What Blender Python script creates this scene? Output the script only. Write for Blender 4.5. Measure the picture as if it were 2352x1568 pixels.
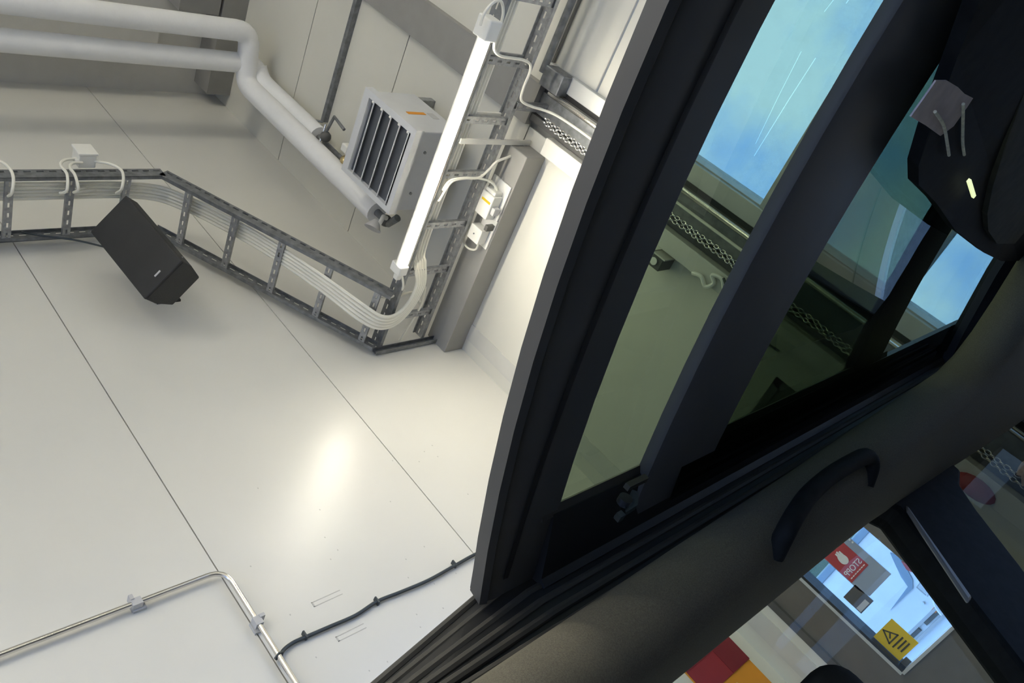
import bpy, math, random
from mathutils import Vector, Matrix
random.seed(4)
for o in list(bpy.data.objects): bpy.data.objects.remove(o)
S = bpy.context.scene
COL = S.collection
EYE = 1.25                                   # eye height in metres; the hand holding the camera is at x = y = 0

# ------------------------------------------------------------------ camera
cam = bpy.data.objects.new('camera', bpy.data.cameras.new('camera'))
COL.objects.link(cam)
cam.data.sensor_width = 36; cam.data.lens = 1892.07 * 36 / 2352; cam.data.clip_start = 0.02; cam.data.clip_end = 300
RIGHT = Vector((0.68039911, -0.36875604, -0.63330564))
DOWN = Vector((-0.15562229, 0.77176498, -0.61657159))
FWD = Vector((0.71612761, 0.51807123, 0.46772155))
cam.matrix_world = Matrix.Translation((0, 0, EYE)) @ Matrix((RIGHT, -DOWN, -FWD)).transposed().to_4x4()
S.camera = cam

# ------------------------------------------------------------------ world: blue sky with broken cloud
w = bpy.data.worlds.new('sky'); S.world = w; w.use_nodes = True
nt = w.node_tree; nt.nodes.clear()
tc = nt.nodes.new('ShaderNodeTexCoord'); mp = nt.nodes.new('ShaderNodeMapping')
nz = nt.nodes.new('ShaderNodeTexNoise'); rp = nt.nodes.new('ShaderNodeValToRGB')
bg = nt.nodes.new('ShaderNodeBackground'); wo = nt.nodes.new('ShaderNodeOutputWorld')
mp.inputs['Scale'].default_value = (1, 1, 1.6)
nz.inputs['Scale'].default_value = 4.2; nz.inputs['Detail'].default_value = 7; nz.inputs['Roughness'].default_value = .55
rp.color_ramp.elements[0].position = .42; rp.color_ramp.elements[0].color = (.26, .50, 1.26, 1)
rp.color_ramp.elements[1].position = .62; rp.color_ramp.elements[1].color = (.58, .79, 1.2, 1)
bg.inputs['Strength'].default_value = 4.9
nt.links.new(tc.outputs['Generated'], mp.inputs['Vector']); nt.links.new(mp.outputs['Vector'], nz.inputs['Vector'])
nt.links.new(nz.outputs['Fac'], rp.inputs['Fac']); nt.links.new(rp.outputs['Color'], bg.inputs['Color'])
nt.links.new(bg.outputs['Background'], wo.inputs['Surface'])
S.view_settings.view_transform = 'Standard'; S.view_settings.look = 'None'
S.view_settings.exposure = 0.0; S.view_settings.gamma = 1; S.view_settings.use_curve_mapping = False

# ------------------------------------------------------------------ materials
def mat(name, col, rough=.5, metal=0., var=.06, scale=8., bump=0., bscale=60., spec=.5, coat=0., emit=None, estr=0.):
    m = bpy.data.materials.new(name); m.use_nodes = True
    n = m.node_tree; p = n.nodes['Principled BSDF']
    p.inputs['Roughness'].default_value = rough; p.inputs['Metallic'].default_value = metal
    p.inputs['Specular IOR Level'].default_value = spec; p.inputs['Coat Weight'].default_value = coat
    t = n.nodes.new('ShaderNodeTexCoord'); x = n.nodes.new('ShaderNodeTexNoise')
    x.inputs['Scale'].default_value = scale; x.inputs['Detail'].default_value = 4
    r = n.nodes.new('ShaderNodeValToRGB')
    r.color_ramp.elements[0].position = .3; r.color_ramp.elements[1].position = .7
    r.color_ramp.elements[0].color = tuple(max(0, c * (1 - var)) for c in col) + (1,)
    r.color_ramp.elements[1].color = tuple(min(1, c * (1 + var)) for c in col) + (1,)
    n.links.new(t.outputs['Object'], x.inputs['Vector']); n.links.new(x.outputs['Fac'], r.inputs['Fac'])
    n.links.new(r.outputs['Color'], p.inputs['Base Color'])
    if bump:
        y = n.nodes.new('ShaderNodeTexNoise'); y.inputs['Scale'].default_value = bscale; y.inputs['Detail'].default_value = 3
        b = n.nodes.new('ShaderNodeBump'); b.inputs['Strength'].default_value = bump; b.inputs['Distance'].default_value = .01
        n.links.new(t.outputs['Object'], y.inputs['Vector']); n.links.new(y.outputs['Fac'], b.inputs['Height'])
        n.links.new(b.outputs['Normal'], p.inputs['Normal'])
    if emit:
        p.inputs['Emission Color'].default_value = tuple(emit) + (1,); p.inputs['Emission Strength'].default_value = estr
    return m

def glass(name, tint, gloss=.06, rough=.0, dirt=0., graze=.5, scratches=()):
    """thin pane: tinted straight-through light plus a mirror reflection that grows at grazing angles"""
    m = bpy.data.materials.new(name); m.use_nodes = True
    n = m.node_tree; n.nodes.clear()
    out = n.nodes.new('ShaderNodeOutputMaterial'); tr = n.nodes.new('ShaderNodeBsdfTransparent')
    gl = n.nodes.new('ShaderNodeBsdfGlossy'); mx = n.nodes.new('ShaderNodeMixShader'); fr = n.nodes.new('ShaderNodeLayerWeight')
    pw = n.nodes.new('ShaderNodeMath'); pw.operation = 'POWER'; pw.inputs[1].default_value = 5.
    mu = n.nodes.new('ShaderNodeMath'); mu.operation = 'MULTIPLY_ADD'; mu.inputs[1].default_value = graze; mu.inputs[2].default_value = gloss
    fr.inputs['Blend'].default_value = .5
    tr.inputs['Color'].default_value = tuple(tint) + (1,); gl.inputs['Roughness'].default_value = rough
    gl.inputs['Color'].default_value = (.9, .95, .9, 1)
    n.links.new(fr.outputs['Facing'], pw.inputs[0]); n.links.new(pw.outputs[0], mu.inputs[0]); n.links.new(mu.outputs[0], mx.inputs['Fac'])
    n.links.new(tr.outputs[0], mx.inputs[1]); n.links.new(gl.outputs[0], mx.inputs[2])
    last = mx
    if scratches:                                # reflected streaks painted in as lighter tint: x0, y0, x1, y1, half width (object space)
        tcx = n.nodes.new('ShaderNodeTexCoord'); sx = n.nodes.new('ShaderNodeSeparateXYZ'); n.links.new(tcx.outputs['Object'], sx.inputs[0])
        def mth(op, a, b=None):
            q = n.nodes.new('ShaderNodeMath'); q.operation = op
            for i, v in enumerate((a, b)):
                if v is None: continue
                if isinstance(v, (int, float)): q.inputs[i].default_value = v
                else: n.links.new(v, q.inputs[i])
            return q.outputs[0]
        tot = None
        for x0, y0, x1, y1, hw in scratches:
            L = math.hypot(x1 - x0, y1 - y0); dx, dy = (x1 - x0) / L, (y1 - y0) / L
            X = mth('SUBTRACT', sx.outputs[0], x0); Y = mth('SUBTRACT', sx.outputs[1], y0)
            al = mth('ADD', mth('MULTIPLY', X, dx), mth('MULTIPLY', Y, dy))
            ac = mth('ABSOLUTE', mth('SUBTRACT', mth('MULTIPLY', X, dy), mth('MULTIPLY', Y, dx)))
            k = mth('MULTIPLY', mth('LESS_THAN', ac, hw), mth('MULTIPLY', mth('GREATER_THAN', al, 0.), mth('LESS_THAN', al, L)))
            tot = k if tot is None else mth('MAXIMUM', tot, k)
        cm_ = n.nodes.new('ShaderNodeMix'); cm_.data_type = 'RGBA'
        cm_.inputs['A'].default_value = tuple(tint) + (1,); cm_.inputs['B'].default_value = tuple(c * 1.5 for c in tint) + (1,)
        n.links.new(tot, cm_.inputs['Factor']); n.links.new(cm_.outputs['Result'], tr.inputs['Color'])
    if dirt:
        df = n.nodes.new('ShaderNodeBsdfDiffuse'); df.inputs['Color'].default_value = (.5, .5, .5, 1)
        t = n.nodes.new('ShaderNodeTexCoord'); x = n.nodes.new('ShaderNodeTexNoise'); x.inputs['Scale'].default_value = 9
        x.inputs['Detail'].default_value = 6; r = n.nodes.new('ShaderNodeValToRGB')
        r.color_ramp.elements[0].position = .5; r.color_ramp.elements[1].position = .85
        r.color_ramp.elements[1].color = (dirt, dirt, dirt, 1)
        m2 = n.nodes.new('ShaderNodeMixShader')
        n.links.new(t.outputs['Object'], x.inputs['Vector']); n.links.new(x.outputs['Fac'], r.inputs['Fac'])
        n.links.new(r.outputs['Color'], m2.inputs['Fac']); n.links.new(mx.outputs[0], m2.inputs[1]); n.links.new(df.outputs[0], m2.inputs[2])
        last = m2
    n.links.new(last.outputs[0], out.inputs['Surface'])
    return m

M = dict(
    panel=mat('painted_steel_panel', (.70, .69, .64), .33, var=.015, scale=3, spec=.6),
    panelB=mat('painted_steel_panel_front', (.66, .645, .57), .42, var=.02, scale=3),
    backing=mat('joint_backing', (.16, .16, .15), .8),
    trim=mat('sheet_trim', (.60, .59, .54), .4, var=.03),
    ceil=mat('ceiling_sheet', (.58, .57, .53), .6, var=.03),
    floor=mat('grey_floor', (.42, .42, .41), .5, var=.15, scale=2),
    steel=mat('galvanised_steel', (.34, .35, .36), .42, .75, var=.22, scale=40),
    steel_d=mat('dull_galvanised_steel', (.21, .22, .23), .5, .6, var=.25, scale=30),
    chrome=mat('bright_steel_tube', (.72, .70, .66), .18, 1., var=.05),
    white=mat('white_plastic', (.80, .79, .73), .4, var=.02),
    cable=mat('white_cable', (.82, .80, .70), .5, var=.03),
    grey=mat('light_grey_plastic', (.50, .50, .50), .5, var=.03),
    lag=mat('white_pipe_lagging', (.80, .80, .79), .6, var=.03, bump=.15, bscale=25),
    black=mat('black_plastic', (.016, .017, .018), .5, var=.2),
    roofblack=mat('satin_black_roof_trim', (.095, .098, .102), .55, var=.1),
    cab=mat('black_cabinet', (.020, .021, .020), .6, var=.15, bump=.2, bscale=200),
    rubber=mat('black_rubber', (.020, .020, .021), .62, var=.2),
    seal=mat('grey_rubber_seal', (.05, .048, .042), .6, var=.1),
    blackcable=mat('black_cable', (.035, .045, .05), .45),
    heater=mat('heater_casing', (.62, .63, .64), .4, var=.03),
    louvre=mat('louvre_blade', (.12, .13, .145), .5, .4, var=.08),
    brass=mat('brass_fitting', (.52, .42, .22), .35, .8),
    red=mat('red_paint', (.30, .025, .035), .5, var=.06),
    red2=mat('dark_red_paint', (.20, .012, .022), .5, var=.06),
    signred=mat('sign_red', (.42, .05, .055), .5, var=.03),
    orange=mat('orange_paint', (.75, .30, .02), .5, var=.04),
    yellow=mat('sign_yellow', (.72, .50, .01), .5, var=.03),
    ink=mat('dark_print', (.06, .05, .02), .6),
    offwhite=mat('white_print', (.75, .76, .74), .5, var=.02),
    board=mat('pale_blue_grey_board', (.30, .36, .46), .5, var=.03),
    taupe=mat('taupe_door_leaf', (.125, .115, .098), .45, var=.08),
    beamgrey=mat('grey_beam_paint', (.30, .295, .275), .5, var=.03),
    midgrey=mat('mid_grey_steel', (.27, .265, .25), .5, var=.06),
    dgrey=mat('dark_grey_sheet', (.085, .085, .08), .5, var=.1),
    alu=mat('door_frame_aluminium', (.52, .53, .52), .4, .3, var=.04),
    van=mat('white_van_paint', (.82, .83, .84), .25, var=.01, coat=.4),
    stripe=mat('blue_grey_stripe', (.22, .31, .40), .35, var=.03),
    tyre=mat('tyre_rubber', (.03, .03, .03), .8),
    leaf=mat('tree_leaves', (.07, .16, .035), .6, var=.5, scale=5),
    bark=mat('bark', (.10, .07, .05), .9, var=.3),
    asphalt=mat('asphalt', (.20, .20, .20), .9, var=.2, scale=20),
    fabric=mat('headliner_weave', (.145, .135, .105), .85, var=.2, scale=900, bump=.25, bscale=1500, spec=.2),
    blind=mat('black_blind_fabric', (.010, .011, .011), .8, var=.3, scale=80, spec=.2),
    lining=mat('olive_blind_lining', (.050, .050, .034), .8, var=.2, scale=60, spec=.2),
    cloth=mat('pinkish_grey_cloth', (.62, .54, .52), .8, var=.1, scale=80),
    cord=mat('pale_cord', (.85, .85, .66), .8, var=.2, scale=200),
    streak=mat('pale_scratch', (.75, .85, .85), .5, var=.1),  # pale colour for reflected streaks in the glass
    bluegloss=mat('bright_metal_bracket', (.60, .72, .75), .15, 1.),
    tube=mat('lit_tube_diffuser', (.9, .9, .85), .4, emit=(1., .93, .77), estr=88.),
    tube2=mat('lit_round_diffuser', (.9, .9, .85), .4, emit=(1., .95, .82), estr=88.),
    led=mat('lit_reading_strip', (.9, .9, .7), .4, emit=(.9, 1., .5), estr=.9),
    amber=mat('orange_lens', (.7, .18, .03), .3),
    skin=mat('pinkish_rag', (.50, .36, .30), .9, var=.25, scale=60),
    mark=mat('adhesive_residue', (.52, .51, .47), .6, var=.06, scale=60),
    roofglass=glass('green_tinted_roof_glass', (.160, .205, .152), .03, graze=.35),
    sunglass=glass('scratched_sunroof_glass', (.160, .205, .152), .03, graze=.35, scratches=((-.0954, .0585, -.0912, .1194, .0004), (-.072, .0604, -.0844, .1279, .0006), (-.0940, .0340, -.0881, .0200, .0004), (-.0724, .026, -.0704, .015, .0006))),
    darkglass=glass('dark_privacy_glass', (.085, .10, .08), .004, graze=.06),
    sideglass=glass('green_tinted_side_glass', (.56, .62, .57), .01, dirt=.06, graze=.2),
    pane=glass('clear_door_pane', (.88, .93, .92), .04, dirt=.05),
)

# ------------------------------------------------------------------ mesh helpers
def wloc(o):
    v = Vector((0, 0, 0))
    while o: v += o.location; o = o.parent
    return v

class MB:
    def __init__(s): s.v = []; s.f = []
    def add(s, vs, fs):
        k = len(s.v); s.v += [tuple(a) for a in vs]; s.f += [tuple(k + i for i in q) for q in fs]; return s
    def obox(s, c, ax, ay, az, hx, hy, hz):
        c = Vector(c); ax, ay, az = Vector(ax) * hx, Vector(ay) * hy, Vector(az) * hz
        vs = [c + ax * i + ay * j + az * k for i in (-1, 1) for j in (-1, 1) for k in (-1, 1)]
        return s.add(vs, [(0, 1, 3, 2), (4, 6, 7, 5), (0, 4, 5, 1), (2, 3, 7, 6), (0, 2, 6, 4), (1, 5, 7, 3)])
    def box(s, x0, x1, y0, y1, z0, z1):
        return s.obox(((x0 + x1) / 2, (y0 + y1) / 2, (z0 + z1) / 2), (1, 0, 0), (0, 1, 0), (0, 0, 1), abs(x1 - x0) / 2, abs(y1 - y0) / 2, abs(z1 - z0) / 2)
    def prism(s, pts, ext):                      # closed polygon (3-d points) pushed along ext
        n = len(pts); e = Vector(ext); a = [Vector(p) for p in pts]
        return s.add(a + [p + e for p in a], [tuple(range(n))[::-1], tuple(range(n, 2 * n))] + [(i, (i + 1) % n, n + (i + 1) % n, n + i) for i in range(n)])
    def loft(s, rings, closed=False, cap=False):
        n = len(rings[0]); vs = [p for r in rings for p in r]; fs = []
        for i in range(len(rings) - 1):
            for j in range(n if closed else n - 1):
                k = (j + 1) % n; fs.append((i * n + j, i * n + k, (i + 1) * n + k, (i + 1) * n + j))
        if cap: fs += [tuple(range(n))[::-1], tuple(range((len(rings) - 1) * n, len(rings) * n))]
        return s.add(vs, fs)
    def tube(s, pts, r, n=10, cap=True, smooth=0):
        P = [Vector(p) for p in pts]
        if smooth: P = spline(P, smooth)
        rr = r if isinstance(r, (list, tuple)) else [r] * len(P)
        t = (P[1] - P[0]).normalized(); u = t.orthogonal().normalized(); rings = []
        for i, p in enumerate(P):
            t2 = (P[min(i + 1, len(P) - 1)] - P[max(i - 1, 0)]).normalized()
            u = t.rotation_difference(t2) @ u; t = t2; b = t.cross(u)
            rings.append([p + (u * math.cos(a) + b * math.sin(a)) * rr[i] for a in [2 * math.pi * k / n for k in range(n)]])
        return s.loft(rings, True, cap)
    def cyl(s, a, b, r, n=16, r2=None): return s.tube([a, b], [r, r if r2 is None else r2], n)
    def ball(s, c, rx, ry, rz, n=12, m=8):
        c = Vector(c); rings = []
        for i in range(m + 1):
            th = math.pi * i / m
            rings.append([c + Vector((rx * math.sin(th) * math.cos(2 * math.pi * k / n), ry * math.sin(th) * math.sin(2 * math.pi * k / n), rz * math.cos(th))) for k in range(n)])
        return s.loft(rings, True)
    def mesh(s, name, off=(0, 0, 0), smooth=False):
        me = bpy.data.meshes.new(name); o = Vector(off)
        me.from_pydata([tuple(Vector(p) - o) for p in s.v], [], s.f); me.validate(); me.update()
        if smooth:
            for p in me.polygons: p.use_smooth = True
        return me
    def build(s, name, m, parent=None, smooth=False, bevel=0, sharp=40):
        if parent is None:
            xs = list(zip(*s.v)); org = Vector(((min(xs[0]) + max(xs[0])) / 2, (min(xs[1]) + max(xs[1])) / 2, min(xs[2])))
        else: org = wloc(parent)
        me = s.mesh(name, org, smooth); me.materials.append(M[m])
        if smooth: me.set_sharp_from_angle(angle=math.radians(sharp))
        o = bpy.data.objects.new(name, me); COL.objects.link(o)
        if parent is None: o.location = org
        else: o.parent = parent
        if bevel:
            b = o.modifiers.new('bevel', 'BEVEL'); b.width = bevel; b.segments = 2; b.limit_method = 'ANGLE'
        return o

def spline(P, k):
    Q = []
    for i in range(len(P) - 1):
        a, b, c, d = P[max(i - 1, 0)], P[i], P[i + 1], P[min(i + 2, len(P) - 1)]
        for j in range(k):
            t = j / k
            Q.append(.5 * ((2 * b) + (c - a) * t + (2 * a - 5 * b + 4 * c - d) * t * t + (3 * b - a - 3 * c + d) * t ** 3))
    return Q + [P[-1]]

def tag(o, label=None, cat=None, group=None, kind=None):
    if label: o['label'] = label
    if cat: o['category'] = cat
    if group: o['group'] = group
    if kind: o['kind'] = kind
    return o
def thing(name, loc, label=None, cat=None, group=None, kind=None):
    o = bpy.data.objects.new(name, None); COL.objects.link(o); o.location = loc; o.empty_display_size = .1
    return tag(o, label, cat, group, kind)
def share(name, me, parent, loc, rot=None):
    o = bpy.data.objects.new(name, me); COL.objects.link(o); o.parent = parent
    o.location = Vector(loc) - wloc(parent)
    if rot: o.rotation_euler = rot
    return o
def copy_tree(o, parent, d):
    c = o.copy(); COL.objects.link(c); c.parent = parent
    if parent is None: c.location = o.location + Vector(d)
    for ch in list(o.children): copy_tree(ch, c, d)
    return c
def plate(name, m, x, y0, y1, z0, z1, parent, t=.004, bevel=0):
    return MB().box(x, x + t, y0, y1, z0, z1).build(name, m, parent, bevel=bevel)

WX, WY, TOP = 3.2, 2.6, 6.7                      # front wall x, left wall y, ceiling height

# ------------------------------------------------------------------ the setting
fl = MB().box(-7, 3.35, -6, 2.75, -.1, 0).build('floor', 'floor'); tag(fl, 'grey concrete floor of the inspection hall', 'floor', kind='structure')
ce = MB().box(-7, 3.35, -6, 2.75, TOP, TOP + .1).build('ceiling', 'ceil'); tag(ce, 'pale sheet metal ceiling high above the car', 'ceiling', kind='structure')
# left wall of upright sandwich panels 0.99 m wide with open joints
wl = MB().box(-7, 3.35, WY + .012, WY + .15, 0, TOP).build('wall_left', 'backing'); tag(wl, 'wall of tall smooth off-white sandwich panels with upright joints', 'wall', kind='structure')
J = 1.293; PW = .99; g = .0026
pm = MB().box(g, PW - g, 0, .014, 0, TOP).mesh('wall_panel'); pm.materials.append(M['panel'])
k = -10
while J + k * PW < 3.0:
    x0 = J + k * PW
    if x0 + PW > 3.2:
        q = MB().box(x0 + g, 3.2, WY, WY + .014, 0, TOP).build('wall_panel', 'panel', wl)
    else: q = share('wall_panel', pm, wl, (x0, WY, 0))
    k += 1
# front wall: plain sheets low down, horizontal panels higher up, openings for the two doors
wf = MB().box(WX + .012, WX + .15, -6, 1.04, 3.83, TOP).box(WX + .012, WX + .15, 1.04, 1.50, 0, TOP).box(WX + .012, WX + .15, 1.50, 2.36, 2.06, TOP)\
    .box(WX + .012, WX + .15, 2.36, WY + .15, 0, TOP).box(WX + .012, WX + .15, -6, -2.62, 0, 3.83).build('wall_front', 'backing')
tag(wf, 'wall of beige sheet panels holding the big gate and the small door', 'wall', kind='structure')
def wp(y0, y1, z0, z1): MB().box(WX, WX + .014, y0, y1, z0, z1).build('wall_panel', 'panelB', wf)
wp(1.28, 1.50, 0, 3.80); wp(1.50, 2.36, 2.06, 3.80); wp(2.36, 2.60, 0, 3.80)
for z0, z1 in ((3.805, 3.945), (3.95, 4.845), (4.85, 5.745), (5.75, TOP)): wp(1.275, 2.6, z0 + .002, z1)
for z0, z1 in ((3.835, 3.945), (3.95, 4.845), (4.85, 5.745), (5.75, TOP)): wp(-6, 1.06, z0 + .002, z1)
wp(-6, -2.62, 0, 3.83)
wr = MB().box(-7, 3.35, -6.15, -6, 0, TOP).build('wall_right', 'panel'); tag(wr, 'plain off-white far side wall of the hall', 'wall', kind='structure')
wb = MB().box(-7.15, -7, 1.4, 2.75, 0, TOP).box(-7.15, -7, -6.15, -4.0, 0, TOP).box(-7.15, -7, -4.0, 1.4, 3.9, TOP).build('wall_back', 'panel')
tag(wb, 'end wall with a wide open gateway to the yard', 'wall', kind='structure')
# trims
t1 = MB().box(3.06, WX, 1.36, WY, 3.63, 3.79).build('trim_1', 'beamgrey', bevel=.004); tag(t1, 'boxed horizontal beam along the front wall above the small door', 'beam', kind='structure')
t2 = MB().box(WX - .006, WX, 2.42, 2.52, 0, 3.63).build('trim_2', 'trim'); tag(t2, 'flat upright corner flashing strip in the wall corner', 'trim', kind='structure')
t3 = MB().box(3.02, WX, -2, 2.5, 6.5, TOP).box(2.72, 3.0, -2, 1.93, 6.5, TOP).build('trim_3', 'midgrey'); tag(t3, 'grey steel edge beam under the ceiling', 'beam', kind='structure')
t4 = MB().box(-6, 2.64, 2.06, 2.32, 6.55, TOP).build('trim_4', 'ceil'); tag(t4, 'pale flat duct under the ceiling behind the lagged pipes', 'beam', kind='structure')
t5 = MB().box(3.125, WX, 1.243, 1.33, 0, 3.62).build('trim_5', 'trim', bevel=.004); tag(t5, 'pale upright steel post beside the big gate', 'post', kind='structure')
t6 = MB().box(3.155, WX, 1.06, 1.268, 3.80, 6.5).build('trim_6', 'midgrey'); tag(t6, 'dark grey upright housing above the gate post', 'post', kind='structure')

# ------------------------------------------------------------------ big sectional gate
D2 = thing('door_2', (WX, -.8, 0), 'tall sectional gate with glazed rows and a chain hoist at its edge', 'gate', kind='structure')
# side track: pale strip, bright rail, dark slot
MB().box(3.19, 3.23, 1.09, 1.20, 0, 3.80).build('track_plate', 'steel_d', D2)
MB().box(3.17, 3.23, 1.204, 1.24, 0, 3.80).build('track_cover', 'dgrey', D2)
MB().tube([(3.165, 1.070, 0), (3.165, 1.070, 3.74)], .014, 10).build('track_rail', 'chrome', D2, smooth=True)
MB().box(3.205, 3.25, 1.035, 1.062, 0, 3.80).build('track_slot', 'black', D2)
MB().box(3.195, 3.235, .955, 1.036, 0, 3.84).build('side_strip', 'alu', D2, bevel=.003)
MB().box(3.13, 3.22, .955, 1.055, 3.67, 3.80).build('shaft_bearing', 'steel_d', D2, bevel=.006)
MB().box(3.145, 3.16, .97, 1.04, 3.69, 3.78).build('bearing_cover', 'trim', D2)
MB().tube([(3.14, -2.6, 3.81), (3.14, 1.0, 3.81)], .018, 12).build('spring_shaft', 'steel_d', D2, smooth=True)
GY0, GY1 = -2.6, .968
for z0, z1 in ((0, .69), (3.125, 3.415), (3.42, 3.535), (3.54, 3.845)):
    MB().box(WX + .03, WX + .075, GY0, GY1, z0 + .002, z1 - .002).build('gate_section', 'panelB', D2, bevel=.006)
rows = ((.77, 1.28), (1.36, 1.87), (1.95, 2.46), (2.54, 3.05))
for z0, z1 in rows:
    fr = MB().box(WX + .02, WX + .12, GY0, GY1, z0 - .078, z0).box(WX + .02, WX + .12, GY0, GY1, z1, z1 + .002)
    ys = [.949, -.17, -.23, -1.32, -1.38, -2.5]
    fr.box(WX + .02, WX + .12, .949, GY1, z0, z1)
    for a, b in ((1, 2), (3, 4)): fr.box(WX + .02, WX + .12, ys[b], ys[a], z0, z1)
    fr.box(WX + .02, WX + .12, GY0, ys[5], z0, z1)
    f = fr.build('section_frame', 'alu', D2, bevel=.003)
    for a, b in ((0, 1), (2, 3), (4, 5)):
        MB().box(WX + .085, WX + .089, ys[b], ys[a], z0, z1).build('pane', 'pane', f)
MB().box(WX + .02, WX + .12, GY0, GY1, 3.052, 3.123).build('section_rail', 'alu', D2, bevel=.003)

# hoist chain hanging beside the gate: two strands of links
ch = thing('hoist_chain', (3.12, 1.178, 1.05), 'long steel hand chain hanging in two strands beside the gate', 'chain')
tor = MB(); rg = []
for i in range(12):
    a = 2 * math.pi * i / 12; c = Vector((.0075 * math.cos(a), 0, .0115 * math.sin(a))); d = Vector((math.cos(a), 0, math.sin(a)))
    rg.append([c + d * .0032 * math.cos(b) + Vector((0, .0032 * math.sin(b), 0)) for b in [2 * math.pi * q / 5 for q in range(5)]])
tor.loft(rg + [rg[0]], True); lk = tor.mesh('chain_link', smooth=True); lk.materials.append(M['chrome'])
for s, yy in ((0, 1.170), (1, 1.190)):
    for i in range(140):
        share('chain_link', lk, ch, (3.118 + .004 * math.sin(i * .5 + s), yy + .002 * math.sin(i * .21), 1.08 + i * .0186), (0, 0, .6 if i % 2 else 2.17))

# ------------------------------------------------------------------ small door with a pane and notices
D1 = thing('door_1', (WX, 1.93, 0), 'taupe pedestrian door with a small glazed opening and notices', 'door', kind='structure')
PY0, PY1, PZ0, PZ1 = 1.766, 2.145, .985, 1.62
MB().box(WX + .01, WX + .06, 1.52, PY0, .01, 2.04).box(WX + .01, WX + .06, PY1, 2.34, .01, 2.04).box(WX + .01, WX + .06, PY0, PY1, .01, PZ0).box(WX + .01, WX + .06, PY0, PY1, PZ1, 2.04).build('door_leaf', 'taupe', D1)
MB().box(WX - .005, WX + .10, 2.335, 2.37, 0, 2.07).box(WX - .005, WX + .10, 1.49, 1.525, 0, 2.07).box(WX - .005, WX + .10, 1.49, 2.37, 2.035, 2.07).build('door_frame', 'dgrey', D1)
MB().box(WX + .004, WX + .064, PY1 - .012, PY1, PZ0, PZ1).build('gasket', 'black', D1)
MB().box(WX + .0, WX + .064, PY0, PY1, PZ0 - .008, PZ0 + .004).box(WX + .002, WX + .012, PY1, PY1 + .014, PZ0, PZ1).build('glazing_bead', 'alu', D1)
MB().box(WX + .035, WX + .039, PY0, PY1, PZ0, PZ1).build('pane', 'pane', D1)
MB().box(WX - .002, WX + .01, 1.56, 1.60, .98, 1.16).build('lock_plate', 'steel', D1, bevel=.003)
MB().tube([(WX - .002, 1.58, 1.06), (WX - .05, 1.58, 1.06), (WX - .05, 1.70, 1.06)], .009, 8).build('door_handle', 'chrome', D1, smooth=True)
# notices stuck on the pane, printed side facing the yard
def text(s, size, parent, name, m, x, y, z, align='CENTER'):
    cu = bpy.data.curves.new('t', 'FONT'); cu.body = s; cu.size = size; cu.extrude = .0006; cu.align_x = align
    to = bpy.data.objects.new('t', cu); COL.objects.link(to)
    bpy.context.view_layer.update()
    me = bpy.data.meshes.new_from_object(to.evaluated_get(bpy.context.evaluated_depsgraph_get()))
    bpy.data.objects.remove(to); bpy.data.curves.remove(cu)
    # text reads along +Y, up along +Z, its face towards +X (the yard)
    me.transform(Matrix(((0, 0, 1, 0), (1, 0, 0, 0), (0, 1, 0, 0), (0, 0, 0, 1))))
    me.materials.clear(); me.materials.append(M[m])
    o = bpy.data.objects.new(name, me); COL.objects.link(o); o.parent = parent; o.location = Vector((x, y, z)) - wloc(parent)
    return o
def bar(mb, p, q, wd, x, t=.0012):             # flat stroke in the y-z plane
    a, b = Vector((x, *p)), Vector((x, *q)); d = (b - a).normalized(); n = Vector((1, 0, 0)).cross(d)
    return mb.obox((a + b) / 2, (1, 0, 0), d, n, t / 2, (b - a).length / 2 + wd / 2, wd / 2)
st = thing('stop_notice', (WX + .03, 1.94, 1.255), 'red stop notice on a pale board seen from behind on the door pane', 'notice')
MB().prism([(WX + .030, 1.857, 1.257), (WX + .030, 2.000, 1.257), (WX + .030, 2.014, 1.30), (WX + .030, 2.014, 1.58), (WX + .030, 1.857, 1.58)], (.004, 0, 0)).build('board', 'board', st)
plate('red_field', 'signred', WX + .0285, 1.893, 2.010, 1.338, 1.476, st, .0015)
text('STOPP', .035, st, 'lettering', 'offwhite', WX + .0275, 1.951, 1.362)
hp = MB().prism([(WX + .0272, 1.952 + .020 * math.cos(a), 1.418 + (.030 if math.sin(a) > 0 else .020) * math.sin(a)) for a in [2 * math.pi * i / 20 for i in range(20)]], (.0012, 0, 0))
for dy, dz in ((-.014, .038), (-.004, .044), (.006, .042)): bar(hp, (1.952 + dy, 1.43), (1.952 + dy, 1.41 + dz), .008, WX + .0278)
hp.build('hand_symbol', 'offwhite', st)
sm = MB()
for i in range(7): bar(sm, (1.905 + i * .014, 1.350), (1.911 + i * .014, 1.350), .004, WX + .0278)
sm.build('small_print', 'offwhite', st)
bd = MB()
for yy, zz in ((1.863, 1.53), (1.863, 1.452), (1.863, 1.437)): bd.cyl((WX + .027, yy, zz), (WX + .03, yy, zz), .004, 8)
bd.build('rivet', 'offwhite', st)
yn = thing('warning_notice', (WX + .03, 2.07, 1.02), 'yellow warning notice with a black triangle in the pane corner', 'notice')
plate('sheet', 'yellow', WX + .030, 2.008, 2.131, 1.021, 1.146, yn, .002)
tr = MB(); T = [(2.045, 1.090), (2.102, 1.090), (2.074, 1.138)]
for i in range(3): bar(tr, T[i], T[(i + 1) % 3], .0055, WX + .0285)
bar(tr, (2.066, 1.112), (2.080, 1.102), .006, WX + .0285); tr.build('triangle', 'ink', yn)
tx = MB()
for zz, n in ((1.072, 6), (1.056, 5), (1.041, 5)):
    for i in range(n): bar(tx, (2.040 + i * .011, zz), (2.046 + i * .011, zz), .0065, WX + .0285)
tx.build('small_print', 'ink', yn)
gp = thing('dark_mirror_tile', (WX + .03, 2.05, 1.2), 'small dark cloudy square tile stuck on the door pane', 'tile')
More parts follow.
